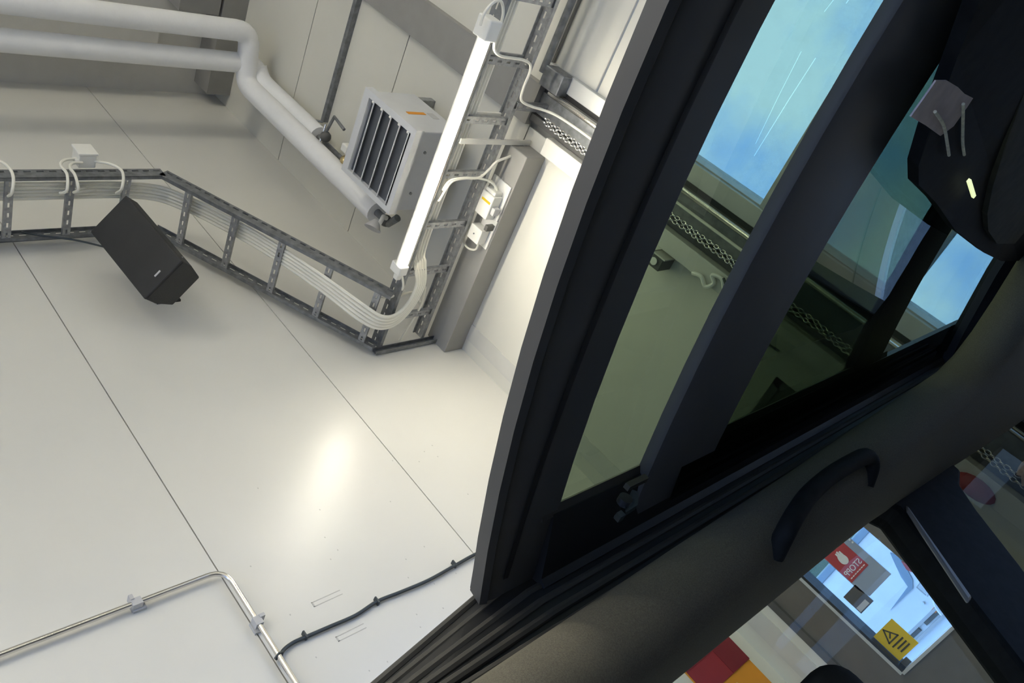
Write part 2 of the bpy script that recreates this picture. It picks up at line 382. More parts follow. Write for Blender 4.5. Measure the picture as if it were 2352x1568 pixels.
plate('tile', 'dgrey', WX + .030, 2.005, 2.090, 1.235, 1.325, gp, .003)
plate('cloudy_patch', 'grey', WX + .0285, 2.025, 2.085, 1.24, 1.262, gp, .0015)
lb = MB().box(WX + .030, WX + .033, 2.095, 2.132, .99, 1.016).build('corner_label', 'dgrey'); tag(lb, 'small dark label in the bottom corner of the door pane', 'label')

# board of colour fields low on the left wall
nb = thing('safety_board', (2.93, WY, .9), 'red and orange safety board low on the left wall', 'board')
MB().box(2.755, 3.11, WY - .010, WY - .001, .9, 1.57).build('base_sheet', 'orange', nb)
MB().box(2.755, 3.11, WY - .014, WY - .009, 1.425, 1.57).build('red_field', 'red', nb)
MB().box(2.965, 3.11, WY - .016, WY - .013, 1.425, 1.57).box(2.755, 2.965, WY - .016, WY - .013, 1.545, 1.57).build('dark_red_band', 'red2', nb)
MB().prism([(2.86, WY - .013, 1.28), (3.02, WY - .013, 1.28), (2.94, WY - .013, 1.39)], (0, .003, 0)).build('white_symbol', 'offwhite', nb)

# ------------------------------------------------------------------ cable ladders
def slotted(mb, a, b, up, side, h, t, pitch=.055, slot=.032, sh=.012, off=0., flange=0., fs=1):
    """slotted strip from a to b: up = width direction, side = thickness direction"""
    a, b, up, side = Vector(a), Vector(b), Vector(up).normalized(), Vector(side).normalized()
    d = (b - a); L = d.length; d /= L; m = (a + b) / 2
    lo = -h / 2; s0 = off - sh / 2; s1 = off + sh / 2
    mb.obox(m + up * ((lo + s0) / 2), d, up, side, L / 2, (s0 - lo) / 2, t / 2)
    mb.obox(m + up * ((h / 2 + s1) / 2), d, up, side, L / 2, (h / 2 - s1) / 2, t / 2)
    n = int(L / pitch); p = L / n
    for i in range(n + 1):
        c = a + d * min(max(i * p, (p - slot) / 4), L - (p - slot) / 4)
        mb.obox(c + up * off, d, up, side, (p - slot) / (4 if i in (0, n) else 2), sh / 2, t / 2)
    if flange:
        for e in (-1, 1): mb.obox(m + up * (e * (h / 2 - t / 2)) + side * (fs * flange / 2), d, up, side, L / 2, t / 2, flange / 2)
    return mb
def rung(name, parent, a, b, up, m='steel'):
    d = (Vector(b) - Vector(a)).normalized(); s = d.cross(Vector(up)).normalized()
    r = MB(); slotted(r, a, b, s, up, .036, .003, .05, .026, .009, flange=.018)
    return r.build(name, m, parent)
L1 = thing('cable_ladder', (1.0, 2.38, 4.88), 'galvanised cable ladder running along the wall and sloping down to the corner', 'cable ladder')
YO, YI = 2.205, 2.555
A0, A1, A2 = Vector((-4, 0, 4.935)), Vector((1.965, 0, 4.935)), Vector((2.625, 0, 3.735))
dS = (A2 - A1).normalized(); uS = Vector((-dS.z, 0, dS.x)); uS = uS if uS.z > 0 else -uS
for yy, fs in ((YO, 1), (YI, -1)):
    off = Vector((0, yy, 0))
    r = MB(); slotted(r, A0 + off, A1 + off, (0, 0, 1), (0, 1, 0), .070, .004, off=.016, flange=.018, fs=fs); r.build('side_rail', 'steel_d', L1)
    r = MB(); slotted(r, A1 + off, A2 + off, uS, (0, 1, 0), .070, .004, off=.016, flange=.018, fs=fs); r.build('side_rail', 'steel_d', L1)
x = 1.775
while x > -3.9:
    rung('rung', L1, (x, YO + .01, 4.905), (x, YI - .01, 4.905), (0, 0, 1)); x -= .265
for i in range(5):
    p = Vector((2.025 + .1345 * i, 0, 4.765 - .2455 * i)); rung('rung', L1, p + Vector((0, YO + .01, 0)), p + Vector((0, YI - .01, 0)), uS)
for x in (-1.6, .3): MB().box(x - .015, x + .015, 2.2, WY, 4.865, 4.885).build('wall_bracket', 'steel_d', L1)
L2 = thing('cable_ladder', (2.83, 1.2, 3.71), 'galvanised cable ladder running along the beam carrying the lit lamp', 'cable ladder')
XL, XR = 2.675, 2.985
r = MB(); slotted(r, (XL, 2.585, 3.785), (XL, -3, 3.785), (0, 0, 1), (1, 0, 0), .075, .004, off=.012, flange=.018, fs=1); r.build('side_rail', 'steel_d', L2)
r = MB(); slotted(r, (XR, 2.585, 3.785), (XR, -3, 3.785), (0, 0, 1), (1, 0, 0), .075, .004, off=.012, flange=.018, fs=-1); r.build('side_rail', 'steel', L2)
yy = 2.39
while yy > -2.9:
    rung('rung', L2, (XL + .01, yy, 3.760), (XR - .01, yy, 3.760), (0, 0, 1)); yy -= .287
r = MB(); slotted(r, (2.63, 2.588, 3.728), (3.19, 2.588, 3.728), (0, 0, 1), (0, 1, 0), .035, .004, flange=.022, fs=-1); r.build('wall_bracket', 'steel_d', L2)
MB().box(2.70, 3.185, 1.33, 1.355, 3.742, 3.752).build('support_arm', 'trim', L2)
r = MB(); slotted(r, (2.97, 1.150, 3.735), (3.19, 1.150, 3.735), (0, 1, 0), (0, 0, 1), .04, .004, flange=.02); r.build('support_arm', 'steel', L2)
MB().box(2.69, 2.95, 1.215, 1.255, 3.79, 3.80).build('tray_plate', 'trim', L2)
MB().box(2.69, 2.95, .925, .975, 3.79, 3.80).build('tray_plate', 'steel', L2)

# cables, each a thing of its own
def cable(pts, r, label, group=None, m='cable', k=8, n=8):
    o = MB().tube(pts, r, n, smooth=k).build('cable', m, None, smooth=True)
    return tag(o, label, 'cable', group)
for i in range(5):
    dy = .0195 * i + .02; dz = .006 * (i % 2)
    pts = [(-4, 2.245 + dy, 4.952 + dz), (-1, 2.248 + dy, 4.952 + dz), (.6, 2.240 + dy, 4.952 + dz), (1.3, 2.250 + dy, 4.952 + dz), (1.86, 2.262 + dy, 4.952 + dz), (2.06, 2.262 + dy, 4.81), (2.22, 2.25 + dy, 4.50), (2.36, 2.25 + dy, 4.24), (2.49, 2.262 + dy, 4.0)]
    q = .016 * i
    pts = pts[:-2] + [(2.33, 2.25 + dy, 4.235), (2.43 - q * .1, 2.262 + dy, 3.985), (2.515 - q * .3, 2.285 + dy, 3.80), (2.59 - q * .1, 2.315 + dy * .95, 3.727), (2.68 + q * .2, 2.315 + dy * .9, 3.722), (2.745 + q * .5, 2.25 + dy * .7, 3.728), (2.758 + q * .9, 2.15 + q * .4, 3.737), (2.735 + q * 1.1, 2.06, 3.775), (2.705 + q * 1.2, 1.96, 3.793), (2.70 + q * 1.2, 1.5, 3.793), (2.70 + q * 1.2, .2, 3.793), (2.70 + q * 1.2, -2.9, 3.793)]
    cable(pts, .0095, 'thick white cable of the bundle lying in the cable ladders', 'white cables bundled in the cable ladders')
cable([(2.595, 2.055, 3.735), (2.63, 2.075, 3.745), (2.672, 2.16, 3.738), (2.69, 2.22, 3.765), (2.66, 2.27, 3.79), (2.62, 2.30, 3.86)], .006, 'short white lead curving from the lamp end to the bundle')
cable([(2.70, 2.30, 3.792), (2.75, 2.275, 3.80), (2.82, 2.265, 3.80), (2.862, 2.29, 3.79), (2.87, 2.315, 3.765)], .006, 'short white cable arching over the ladder rung near the corner')
cable([(2.87, 2.215, 3.77), (2.885, 2.33, 3.765), (2.855, 2.47, 3.765), (2.83, 2.575, 3.77)], .006, 'thin white cable running from the ladder to the left wall')
cable([(2.54, .80, 3.72), (2.53, .745, 3.71), (2.57, .70, 3.72), (2.62, .695, 3.73), (2.655, .74, 3.73), (2.66, .80, 3.725), (2.655, .84, 3.722), (2.67, .89, 3.72), (2.72, .915, 3.72), (2.80, .918, 3.72), (2.87, .92, 3.72), (2.925, .935, 3.72), (2.945, .975, 3.72), (2.945, 1.05, 3.72), (2.965, 1.11, 3.72), (3.04, 1.132, 3.71), (3.10, 1.135, 3.69), (3.135, 1.13, 3.63), (3.15, 1.128, 3.52), (3.155, 1.128, 3.3), (3.155, 1.128, 2.2)], .0065, 'white cable winding from the lamp head to the gate track')
cable([(2.70, 1.60, 3.74), (2.72, 1.545, 3.735), (2.80, 1.53, 3.73), (2.90, 1.528, 3.73), (2.945, 1.485, 3.73), (2.98, 1.44, 3.73), (3.06, 1.41, 3.73), (3.12, 1.385, 3.735), (3.17, 1.35, 3.76)], .0065, 'white cable bending across the ladder to the support arm')
cable([(2.70, 1.66, 3.74), (2.712, 1.575, 3.73), (2.745, 1.54, 3.73), (2.85, 1.53, 3.73), (2.93, 1.535, 3.725), (2.985, 1.55, 3.72), (3.02, 1.575, 3.70), (3.03, 1.62, 3.69)], .0055, 'white cable looping down into the control gear')
cable([(3.03, 1.615, 3.705), (3.02, 1.565, 3.722), (3.02, 1.57, 3.77), (3.02, 1.65, 3.782), (3.02, 1.79, 3.775), (3.02, 1.862, 3.765), (3.02, 1.872, 3.735)], .0045, 'thin white cable looping from the control gear to the small box')
cable([(3.03, 1.82, 3.765), (3.02, 1.92, 3.775), (3.02, 1.95, 3.73), (3.02, 1.925, 3.675), (3.02, 1.885, 3.672)], .0055, 'white cable hooking round the end of the small box')
cable([(1.575, 2.165, 5.00), (1.50, 2.155, 4.975), (1.462, 2.155, 4.925), (1.468, 2.165, 4.86), (1.45, 2.215, 4.80), (1.46, 2.28, 4.885), (1.6, 2.30, 4.955)], .007, 'white cable making the wider of two loops at the junction box', 'cable loops at the junction box')
cable([(1.575, 2.165, 4.965), (1.525, 2.155, 4.945), (1.495, 2.155, 4.905), (1.50, 2.165, 4.85), (1.50, 2.21, 4.80), (1.52, 2.28, 4.885), (1.65, 2.31, 4.955)], .007, 'white cable making the tighter of two loops at the junction box', 'cable loops at the junction box')
cable([(1.63, 2.165, 4.98), (1.685, 2.155, 4.94), (1.722, 2.155, 4.89), (1.72, 2.17, 4.84), (1.70, 2.215, 4.80), (1.72, 2.29, 4.885), (1.82, 2.30, 4.955)], .007, 'white cable arching from the junction box towards the loudspeaker', 'cable loops at the junction box')
cable([(1.02, 2.17, 5.0), (1.13, 2.155, 5.0), (1.215, 2.155, 4.965), (1.238, 2.155, 4.90), (1.236, 2.17, 4.84), (1.22, 2.22, 4.80), (1.24, 2.3, 4.90)], .007, 'white cable hooked over the ladder rail away from the junction box')
jb = thing('junction_box', (1.60, 2.17, 4.96), 'small white junction box fixed on the cable ladder rail', 'junction box')
MB().box(1.562, 1.642, 2.13, 2.20, 4.972, 5.06).build('case', 'white', jb, bevel=.005)
MB().box(1.556, 1.648, 2.118, 2.131, 4.966, 5.066).build('lid', 'white', jb, bevel=.004)
gl_ = MB()
for xx, zz in ((1.556, 5.0), (1.556, 4.982), (1.642, 4.985)): gl_.cyl((xx - .01, 2.165, zz), (xx + .012, 2.165, zz), .011, 10)
gl_.build('cable_gland', 'white', jb, smooth=True)

# ------------------------------------------------------------------ tube lamp (and out-of-view copies added to light the hall)
lp = thing('tube_lamp', (2.6, 1.43, 3.69), 'long lit tube lamp with white end caps under the ladder by the beam', 'lamp')
MB().box(2.572, 2.628, .85, 2.02, 3.722, 3.748).build('housing', 'white', lp, bevel=.004)
MB().prism([(2.6 + .031 * math.cos(q), .857, 3.7215 - .007 * math.sin(q)) for q in [math.pi * i / 10 for i in range(11)]], (0, 1.153, 0)).build('diffuser', 'tube', lp)
MB().box(2.565, 2.635, .765, .855, 3.69, 3.775).build('end_cap', 'white', lp, bevel=.006)
MB().box(2.572, 2.628, 2.012, 2.065, 3.70, 3.775).build('end_cap', 'white', lp, bevel=.006)
MB().box(2.585, 2.615, 2.065, 2.10, 3.715, 3.745).build('plug', 'white', lp, bevel=.004)
MB().tube([(2.655, .80, 3.742), (2.655, 2.06, 3.742)], .008, 8).build('supply_conduit', 'chrome', lp, smooth=True)
for yy in (1.05, 1.45, 1.85): MB().box(2.59, 2.67, yy - .012, yy + .012, 3.747, 3.757).build('mounting_clip', 'steel', lp)
for d, lab in (((-3.2, -1.2, .1), 'lit tube lamp over the middle of the hall out of the corner'), ((-3.2, -4.6, .1), 'lit tube lamp above the right hand lane of the hall'), ((-.4, -4.6, .1), 'lit tube lamp by the right hand end of the gate'), ((-6.5, -1.2, .1), 'lit tube lamp by the open gateway'), ((-6.5, -4.6, .1), 'lit tube lamp in the far hall corner')):
    c = copy_tree(lp, None, d); c['label'] = lab  # unseen copy, added to brighten the hall
    MB().box(c.location.x - .01, c.location.x + .01, c.location.y - .3, c.location.y - .28, c.location.z + .085, TOP).build('hanger', 'steel', c)
    MB().box(c.location.x - .01, c.location.x + .01, c.location.y + .28, c.location.y + .3, c.location.z + .085, TOP).build('hanger', 'steel', c)

pn = thing('pendant_lamp', (-.6, -1.9, 5.45), 'long round pendant lamp hanging high over the car lane', 'lamp')  # added out of view to brighten the upper walls
MB().tube([(-.6, -2.65, 5.5), (-.6, -1.15, 5.5)], .045, 16).build('diffuser', 'tube2', pn, smooth=True)
for yy in (-2.68, -1.12): MB().cyl((-.6, yy - .03, 5.5), (-.6, yy + .03, 5.5), .05, 16).build('end_cap', 'white', pn, smooth=True)
for yy in (-2.5, -1.3): MB().cyl((-.6, yy, 5.545), (-.6, yy, TOP), .006, 8).build('hanger', 'steel', pn)
for d, lab in (((-3.2, 0, 0), 'long round pendant lamp hanging high by the gateway'), ((1.9, -2.6, 0), 'long round pendant lamp hanging high over the right lane'), ((-2.6, -2.6, 0), 'long round pendant lamp hanging high by the far side wall')):
    c = copy_tree(pn, None, d); c['label'] = lab

# control gear on the beam face
cg = thing('control_gear', (3.04, 1.72, 3.63), 'white lamp control gear with yellow label on the beam', 'control gear')
MB().box(3.05, 3.06, 1.535, 1.735, 3.640, 3.775).box(3.05, 3.06, 1.735, 1.905, 3.636, 3.735).build('mounting_plate', 'white', cg, bevel=.003)
MB().box(2.985, 3.05, 1.605, 1.735, 3.662, 3.752).build('gear_case', 'white', cg, bevel=.005)
MB().box(2.995, 3.05, 1.585, 1.606, 3.672, 3.745).build('terminal_cover', 'white', cg, bevel=.005)
MB().box(2.983, 2.986, 1.640, 1.652, 3.672, 3.735).build('yellow_label', 'yellow', cg)
MB().box(3.0, 3.04, 1.66, 1.70, 3.640, 3.663).build('socket', 'grey', cg, bevel=.003)
MB().box(2.99, 3.05, 1.80, 1.882, 3.655, 3.742).build('small_box', 'white', cg, bevel=.005)
MB().cyl((2.986, 1.84, 3.70), (2.991, 1.84, 3.70), .004, 8).build('screw', 'steel', cg)
MB().box(3.0, 3.05, 1.76, 1.79, 3.64, 3.66).build('strap', 'dgrey', cg)

# ------------------------------------------------------------------ fan heater on the front wall
hx0, hx1, hy0, hy1, hz0, hz1 = 2.75, 3.08, 1.475, 1.96, 4.085, 4.545
ht = thing('fan_heater', (2.95, 1.72, 4.06), 'pale grey fan heater with louvred front high on the front wall', 'heater')
MB().box(hx0 + .03, hx1, hy0 + .012, hy1 - .012, hz0 + .012, hz1 - .012).build('casing', 'heater', ht, bevel=.008)
b = MB(); b.box(hx0, hx0 + .05, hy0, hy1, hz1 - .05, hz1).box(hx0, hx0 + .05, hy0, hy1, hz0, hz0 + .035).box(hx0, hx0 + .05, hy0, hy0 + .035, hz0 + .035, hz1 - .05).box(hx0, hx0 + .05, hy1 - .03, hy1, hz0 + .035, hz1 - .05)
b.build('front_frame', 'heater', ht)
MB().box(hx0 + .025, hx0 + .03, hy0 + .03, hy1 - .03, hz0 + .03, hz1 - .04).build('grille_backing', 'louvre', ht)
for i in range(5):
    z = hz0 + .060 + i * .078
    MB().obox((hx0 + .012, (hy0 + hy1) / 2, z), (.75, 0, .66), (0, 1, 0), (-.66, 0, .75), .018, (hy1 - hy0) / 2 - .035, .0025).build('louvre', 'heater', ht)
    MB().ball((hx0 + .004, hy0 + .040, z), .009, .009, .009, 8, 6).build('pivot', 'white', ht, smooth=True)
MB().box(hx0 + .10, hx0 + .22, hy0 + .010, hy0 + .013, hz0 + .20, hz0 + .225).build('orange_label', 'orange', ht)
MB().box(hx0 + .24, hx0 + .28, hy0 + .010, hy0 + .013, hz0 + .16, hz0 + .22).build('rating_plate', 'grey', ht)
for yy in (1.52, 1.9): MB().box(hx1 - .02, WX, yy - .02, yy + .02, hz1 - .06, hz1 - .02).build('wall_bracket', 'steel', ht)
for xx, yy in ((2.86, 1.60), (2.86, 1.84)): MB().cyl((xx, yy, hz0 + .004), (xx, yy, hz0 + .013), .008, 8).build('bolt', 'steel', ht)

# ------------------------------------------------------------------ lagged pipes
def bend(pts, r, k=6):                           # polyline with rounded corners
    P = [Vector(p) for p in pts]; out = [P[0]]
    for i in range(1, len(P) - 1):
        a = (P[i - 1] - P[i]).normalized(); b = (P[i + 1] - P[i]).normalized()
        s, e = P[i] + a * r, P[i] + b * r
        for j in range(k + 1):
            t = j / k; out.append(s * (1 - t) ** 2 + P[i] * 2 * t * (1 - t) + e * t * t)
    return out + [P[-1]]
p1 = thing('lagged_pipe', (2.97, 2.17, 4.42), 'white lagged pipe jogging to the corner and dropping past the heater', 'pipe')
MB().tube(bend([(-6, 1.84, 6.05), (2.975, 1.84, 6.05), (2.985, 2.17, 6.0), (2.985, 2.17, 4.42)], .10), .067, 20).build('lagging', 'lag', p1, smooth=True)
MB().tube([(2.985, 2.17, 4.44), (2.985, 2.17, 4.30), (2.985, 2.10, 4.25)], .022, 12).build('stub', 'steel_d', p1, smooth=True)
MB().ball((2.985, 2.17, 4.33), .036, .036, .036).build('union', 'dgrey', p1, smooth=True)
MB().tube([(2.95, 2.13, 4.30), (2.90, 2.10, 4.27), (2.86, 2.12, 4.24)], [.014, .014, .012], 10).build('drain_stub', 'white', p1, smooth=True)
MB().tube([(2.86, 2.12, 4.27), (2.83, 2.16, 4.25)], [.016, .05], 14).build('funnel', 'grey', p1, smooth=True)
p2 = thing('lagged_pipe', (3.08, 2.12, 5.0), 'straight white lagged pipe ending at the valves beside the heater', 'pipe')
MB().tube(bend([(-6, 2.052, 6.05), (3.07, 2.052, 6.05), (3.085, 2.14, 6.0), (3.085, 2.14, 5.24)], .09), .065, 20).build('lagging', 'lag', p2, smooth=True)
MB().tube([(3.085, 2.14, 5.25), (3.085, 2.14, 4.75), (3.06, 2.05, 4.60)], .016, 10).build('stub', 'steel_d', p2, smooth=True)
MB().tube([(3.02, 2.14, 5.13), (3.06, 2.02, 5.17)], .012, 10).build('flange', 'chrome', p2, smooth=True)
MB().tube([(3.05, 2.06, 5.14), (3.05, 1.93, 5.10), (3.05, 1.95, 4.98)], .010, 10).build('valve_loop', 'steel_d', p2, smooth=True)
MB().ball((3.05, 2.08, 5.13), .035, .035, .035).build('valve_body', 'dgrey', p2, smooth=True)
MB().ball((3.03, 2.09, 4.86), .038, .03, .038).build('valve_cap', 'brass', p2, smooth=True)
MB().box(3.01, 3.06, 2.0, 2.05, 4.86, 4.92).build('actuator', 'white', p2, bevel=.008)
MB().tube([(3.05, 2.06, 4.80), (3.05, 2.0, 4.66), (3.05, 1.95, 4.55)], .024, 10).build('hose', 'dgrey', p2, smooth=True)
rb = MB().box(3.165, WX, -1.0, 2.09, 5.335, 5.368).build('mounting_channel', 'steel_d'); tag(rb, 'slim grey mounting channel fixed level on the upper front wall', 'channel')
rd = MB().cyl((3.02, 2.14, 5.53), (3.18, 2.1, 5.36), .008, 8).build('pipe_stay', 'steel_d'); tag(rd, 'thin stay rod between the lagged pipe and the channel', 'rod')

# ------------------------------------------------------------------ loudspeaker on the left wall
ls = thing('loudspeaker', (1.617, 2.286, 4.16), 'black wedge shaped loudspeaker turned out from the wall below the ladder', 'loudspeaker')
yaw, pit = -.943, .118
RM = Matrix.Rotation(yaw, 3, 'Z') @ Matrix.Rotation(pit, 3, 'X'); C0 = Vector((1.617, 2.286, 4.423))
def sp(xx, yy, zz): return C0 + RM @ Vector((xx, yy, zz))
W2, H2, DP = .121, .2535, .17
def ring(z, nar=0.): return [sp(-W2, .012, z), sp(W2, .012, z), sp(W2, DP * .45, z), sp(W2 - .03 - nar, DP, z), sp(-W2 + .03 + nar, DP, z), sp(-W2, DP * .45, z)]
MB().loft([ring(-H2), ring(H2)], True, True).build('cabinet', 'cab', ls, bevel=.006)
MB().loft([[sp(-W2, 0, -H2), sp(W2, 0, -H2), sp(W2, .012, -H2), sp(-W2, .012, -H2)], [sp(-W2, 0, H2), sp(W2, 0, H2), sp(W2, .012, H2), sp(-W2, .012, H2)]], True, True).build('grille', 'black', ls, bevel=.004)
MB().loft([[sp(-.018, -.003, -.212), sp(.018, -.003, -.212), sp(.018, .001, -.212), sp(-.018, .001, -.212)], [sp(-.018, -.003, -.203), sp(.018, -.003, -.203), sp(.018, .001, -.203), sp(-.018, .001, -.203)]], True, True).build('badge', 'grey', ls)
MB().cyl(sp(W2 - .001, .05, -.20), sp(W2 + .003, .05, -.20), .004, 8).build('screw', 'steel', ls)
MB().tube([sp(0, DP - .01, 0), (1.80, 2.50, 4.43), (1.80, WY, 4.43)], .02, 10).build('swivel_arm', 'black', ls, smooth=True)
MB().box(1.74, 1.86, WY - .012, WY, 4.36, 4.50).build('wall_plate', 'black', ls)
cable([(1.62, 2.44, 4.62), (1.52, 2.50, 4.80), (1.40, 2.53, 4.90), (1.32, 2.53, 4.94)], .005, 'thin black lead from the loudspeaker up to the ladder', m='blackcable')

# ------------------------------------------------------------------ conduit and black cable on the left wall
cd = thing('conduit', (1.2, WY - .03, 0), 'shiny steel conduit bending down along the panel joint', 'conduit')
MB().tube(bend([(-6, WY - .028, 2.80), (1.303, WY - .028, 2.80), (1.303, WY - .028, .05)], .07, 8), .0095, 12).build('pipe', 'chrome', cd, smooth=True)
cm = MB().box(-.017, .017, -.04, .0, -.014, .014).box(-.014, .030, -.012, 0, -.020, .020).box(-.017, -.004, -.043, -.01, .010, .030)
cmm = cm.mesh('clip'); cmm.materials.append(M['grey'])
for xx in (.985, .25, -.6, -1.5): share('clip', cmm, cd, (xx, WY, 2.80))
for zz in (2.555, 1.7, .8): share('clip', cmm, cd, (1.303, WY, zz), (0, math.pi / 2, 0))
bc = thing('black_cable', (1.8, WY - .02, 0), 'black cable branching off the conduit and running along the wall', 'cable')
pp = [(1.318, WY - .018, .1), (1.320, WY - .018, 1.2), (1.318, WY - .018, 2.15), (1.306, WY - .02, 2.30), (1.303, WY - .022, 2.38), (1.325, WY - .016, 2.418), (1.375, WY - .012, 2.433), (1.43, WY - .012, 2.432), (1.53, WY - .012, 2.428), (1.64, WY - .012, 2.424), (1.75, WY - .012, 2.437), (1.86, WY - .012, 2.430), (2.0, WY - .012, 2.424), (2.155, WY - .012, 2.432), (2.30, WY - .012, 2.438), (2.6, WY - .012, 2.43), (3.15, WY - .012, 2.43)]
MB().tube(pp, .0072, 8, smooth=5).build('cable_jacket', 'blackcable', bc, smooth=True)
for xx in (1.43, 1.75, 2.155, 2.56): MB().box(xx - .004, xx + .004, WY - .022, WY, 2.424, 2.455).build('nail_clip', 'blackcable', bc, bevel=.002)
MB().tube([(1.290, WY - .028, 2.405), (1.303, WY - .040, 2.409), (1.322, WY - .028, 2.413), (1.318, WY - .012, 2.409), (1.296, WY - .012, 2.405), (1.288, WY - .026, 2.405)], .004, 6).build('cable_tie', 'blackcable', bc)
for i, (x0, x1, z0, z1) in enumerate(((1.527, 1.655, 2.530, 2.552), (1.530, 1.655, 2.366, 2.388))):
    o = MB().box(x0, x1, WY - .0008, WY, z0, z0 + .003).box(x0, x1, WY - .0008, WY, z1 - .003, z1).box(x0, x0 + .006, WY - .0008, WY, z0, z1).build('adhesive_mark', 'mark')
    tag(o, ('faint oblong glue mark on the wall above the black cable', 'faint oblong glue mark on the wall below the black cable')[i], 'mark')
sp_ = MB()
for i in range(34):
    xx, zz = random.uniform(1.35, 2.6), random.uniform(2.1, 3.2); sp_.box(xx - .002, xx + .002, WY - .0006, WY, zz - .003, zz + .003)
so = sp_.build('wall_specks', 'mark'); tag(so, 'tiny dirt specks scattered on the wall panels', 'specks', kind='stuff')

# small things on the front wall near the gate post
sb = thing('sensor_bracket', (3.16, 1.40, 2.74), 'dark sensor bracket with a round pale eye beside the gate post', 'sensor')
MB().box(3.10, WX, 1.352, 1.415, 2.74, 2.815).build('bracket', 'dgrey', sb, bevel=.003)
MB().box(3.09, WX, 1.345, 1.352, 2.73, 2.80).build('fin', 'trim', sb)
MB().cyl((3.095, 1.385, 2.78), (3.102, 1.385, 2.78), .018, 16).build('eye', 'white', sb)
cable([(3.118, 1.325, 2.60), (3.112, 1.31, 2.555), (3.112, 1.335, 2.515), (3.112, 1.30, 2.49), (3.112, 1.275, 2.515), (3.112, 1.262, 2.47), (3.112, 1.30, 2.43), (3.112, 1.318, 2.40)], .009, 'pale wavy hose looped over the gate post', m='white')
cable([(3.10, 1.25, 2.46), (3.09, 1.29, 2.40), (3.09, 1.345, 2.34), (3.10, 1.37, 2.26), (3.12, 1.36, 2.1)], .006, 'thin black lead curving down beside the gate post', m='blackcable')
rl = MB().ball((3.12, 1.305, 1.255), .03, .038, .075).build('red_bumper', 'red', smooth=True); tag(rl, 'red rounded bumper pad on the gate post', 'pad')
rag = MB(); random.seed(9)
rings = []
for i in range(9):
    th = math.pi * i / 8; rings.append([Vector((3.09 + .03 * math.sin(th) * math.cos(a) * random.uniform(.6, 1.3), 1.12 + .05 * math.sin(th) * math.sin(a) * random.uniform(.6, 1.3), 1.16 + .05 * math.cos(th))) for a in [2 * math.pi * q / 10 for q in range(10)]])
rag.loft(rings, True); ro = rag.build('rag', 'skin', smooth=True); tag(ro, 'crumpled pinkish rag hung on the gate track', 'rag')

# ------------------------------------------------------------------ the car
car = thing('car', (.6, 0, 0), 'dark car interior with open panoramic sunroof and tinted windows', 'car')
E_ = EYE
def crown(y, h, k=.25): return E_ + h - k * y * y
# headliner: strip lofted from the roof opening's lip out to the window tops
lip = [(-1.2, .432, .112), (-.4, .432, .116), (.0, .431, .119), (.31, .430, .1226), (.55, .428, .127), (.75, .425, .129), (.99, .420, .134), (1.15, .419, .137), (1.25, .417, .139), (1.31, .403, .143), (1.345, .370, .149), (1.362, .32, .157), (1.372, .23, .171), (1.378, .10, .182), (1.38, 0, .185)]
def wtop(x): return E_ + (.085 if x < 0 else .085 - .015 * x if x < 1.2 else .067 - .058 * (x - 1.2))
rings = []
N = len(lip)
for i, (x, y, dz) in enumerate(lip):
    L = Vector((x, y, E_ + dz))
    if i <= 7: O = Vector((x, .62, wtop(x)))
    elif i == 8: O = Vector((1.45, .62, wtop(1.45)))
    elif i == 9: O = Vector((1.75, .62, wtop(1.75)))
    elif i == 10: O = Vector((2.05, .60, wtop(2.05)))
    else: O = Vector((2.15, y * 1.2, E_ + .10))
    out = O - L; out.z = 0; out.normalize(); up = Vector((0, 0, 1)); d = O - L
    rr_ = .032; c_ = L + out * (rr_ * .28) - up * (rr_ * .96); prof = []
    for dg in (40, 60, 80, 95, 110, 125, 140, 155, 170, 185, 200, 215, 235, 255):
        q = math.radians(dg); prof.append(c_ + out * (rr_ * math.cos(q)) + up * (rr_ * math.sin(q)))
    p_ = prof[-1]
    for t in (.25, .5, .75, .95, 1.): prof.append(p_.lerp(O, t) - up * (.010 * math.sin(math.pi * t)))
    prof.append(O + out * .01 + up * .02)
    rings.append(prof)
hl = MB().loft(rings); mirrored = [[Vector((p.x, -p.y, p.z)) for p in r] for r in rings]; hl.loft([r[::-1] for r in mirrored])
hl.build('headliner', 'fabric', car, smooth=True, sharp=60)
# side channel of the sunroof, outer roof skin
def xstrip(poly, x0, x1, name, m, n=14, smooth=False):
    for sgn in (1, -1):
        r = [[Vector((x0 + (x1 - x0) * i / n, sgn * y, E_ + z + .0 * i)) for y, z in poly] for i in range(n + 1)]
        MB().loft(r, True, True).build(name, m, car, smooth=smooth)
def ctop(x): return .134 if x < .1 else .134 + .18 * (x - .1) if x < .42 else .1916
XS = [-1.2, -.5, 0, .1, .2, .28, .36, .42, .6, .9, 1.2, 1.46]
def chan(x, sgn):
    t = ctop(x); return [Vector((x, sgn * y, E_ + z)) for y, z in ((.448, .105), (.450, .118), (.460, t - .012), (.467, t - .001), (.474, t), (.50, t - .008), (.50, .10))]
for sgn in (1, -1): MB().loft([chan(x, sgn) for x in XS], True, True).build('side_channel', 'black', car)
for i in range(6):
    t = i / 5
    MB().tube([(x, .449 + .017 * t, E_ + .128 + (ctop(x) - .131) * t) for x in XS], .0034, 8).build('seal_rib', 'seal', car, smooth=True)
xstrip([(.398, .1835), (.40, .190), (.475, .176), (.478, .165), (.455, .160), (.452, .166)], .432, 1.46, 'glass_side_rail', 'black')
xstrip([(.392, .188), (.400, .1835), (.404, .1865), (.398, .192)], .42, 1.12, 'glass_edge_trim', 'seal')
def skin(x, sgn):
    t = ctop(x) - .004; k = t / .1876
    return [Vector((x, sgn * y, E_ + z)) for y, z in ((.476, t - .012), (.54, .160 * k - .008), (.60, .130 * k), (.645, .080), (.66, .078), (.615, .130 * k), (.55, .160 * k), (.478, t))]
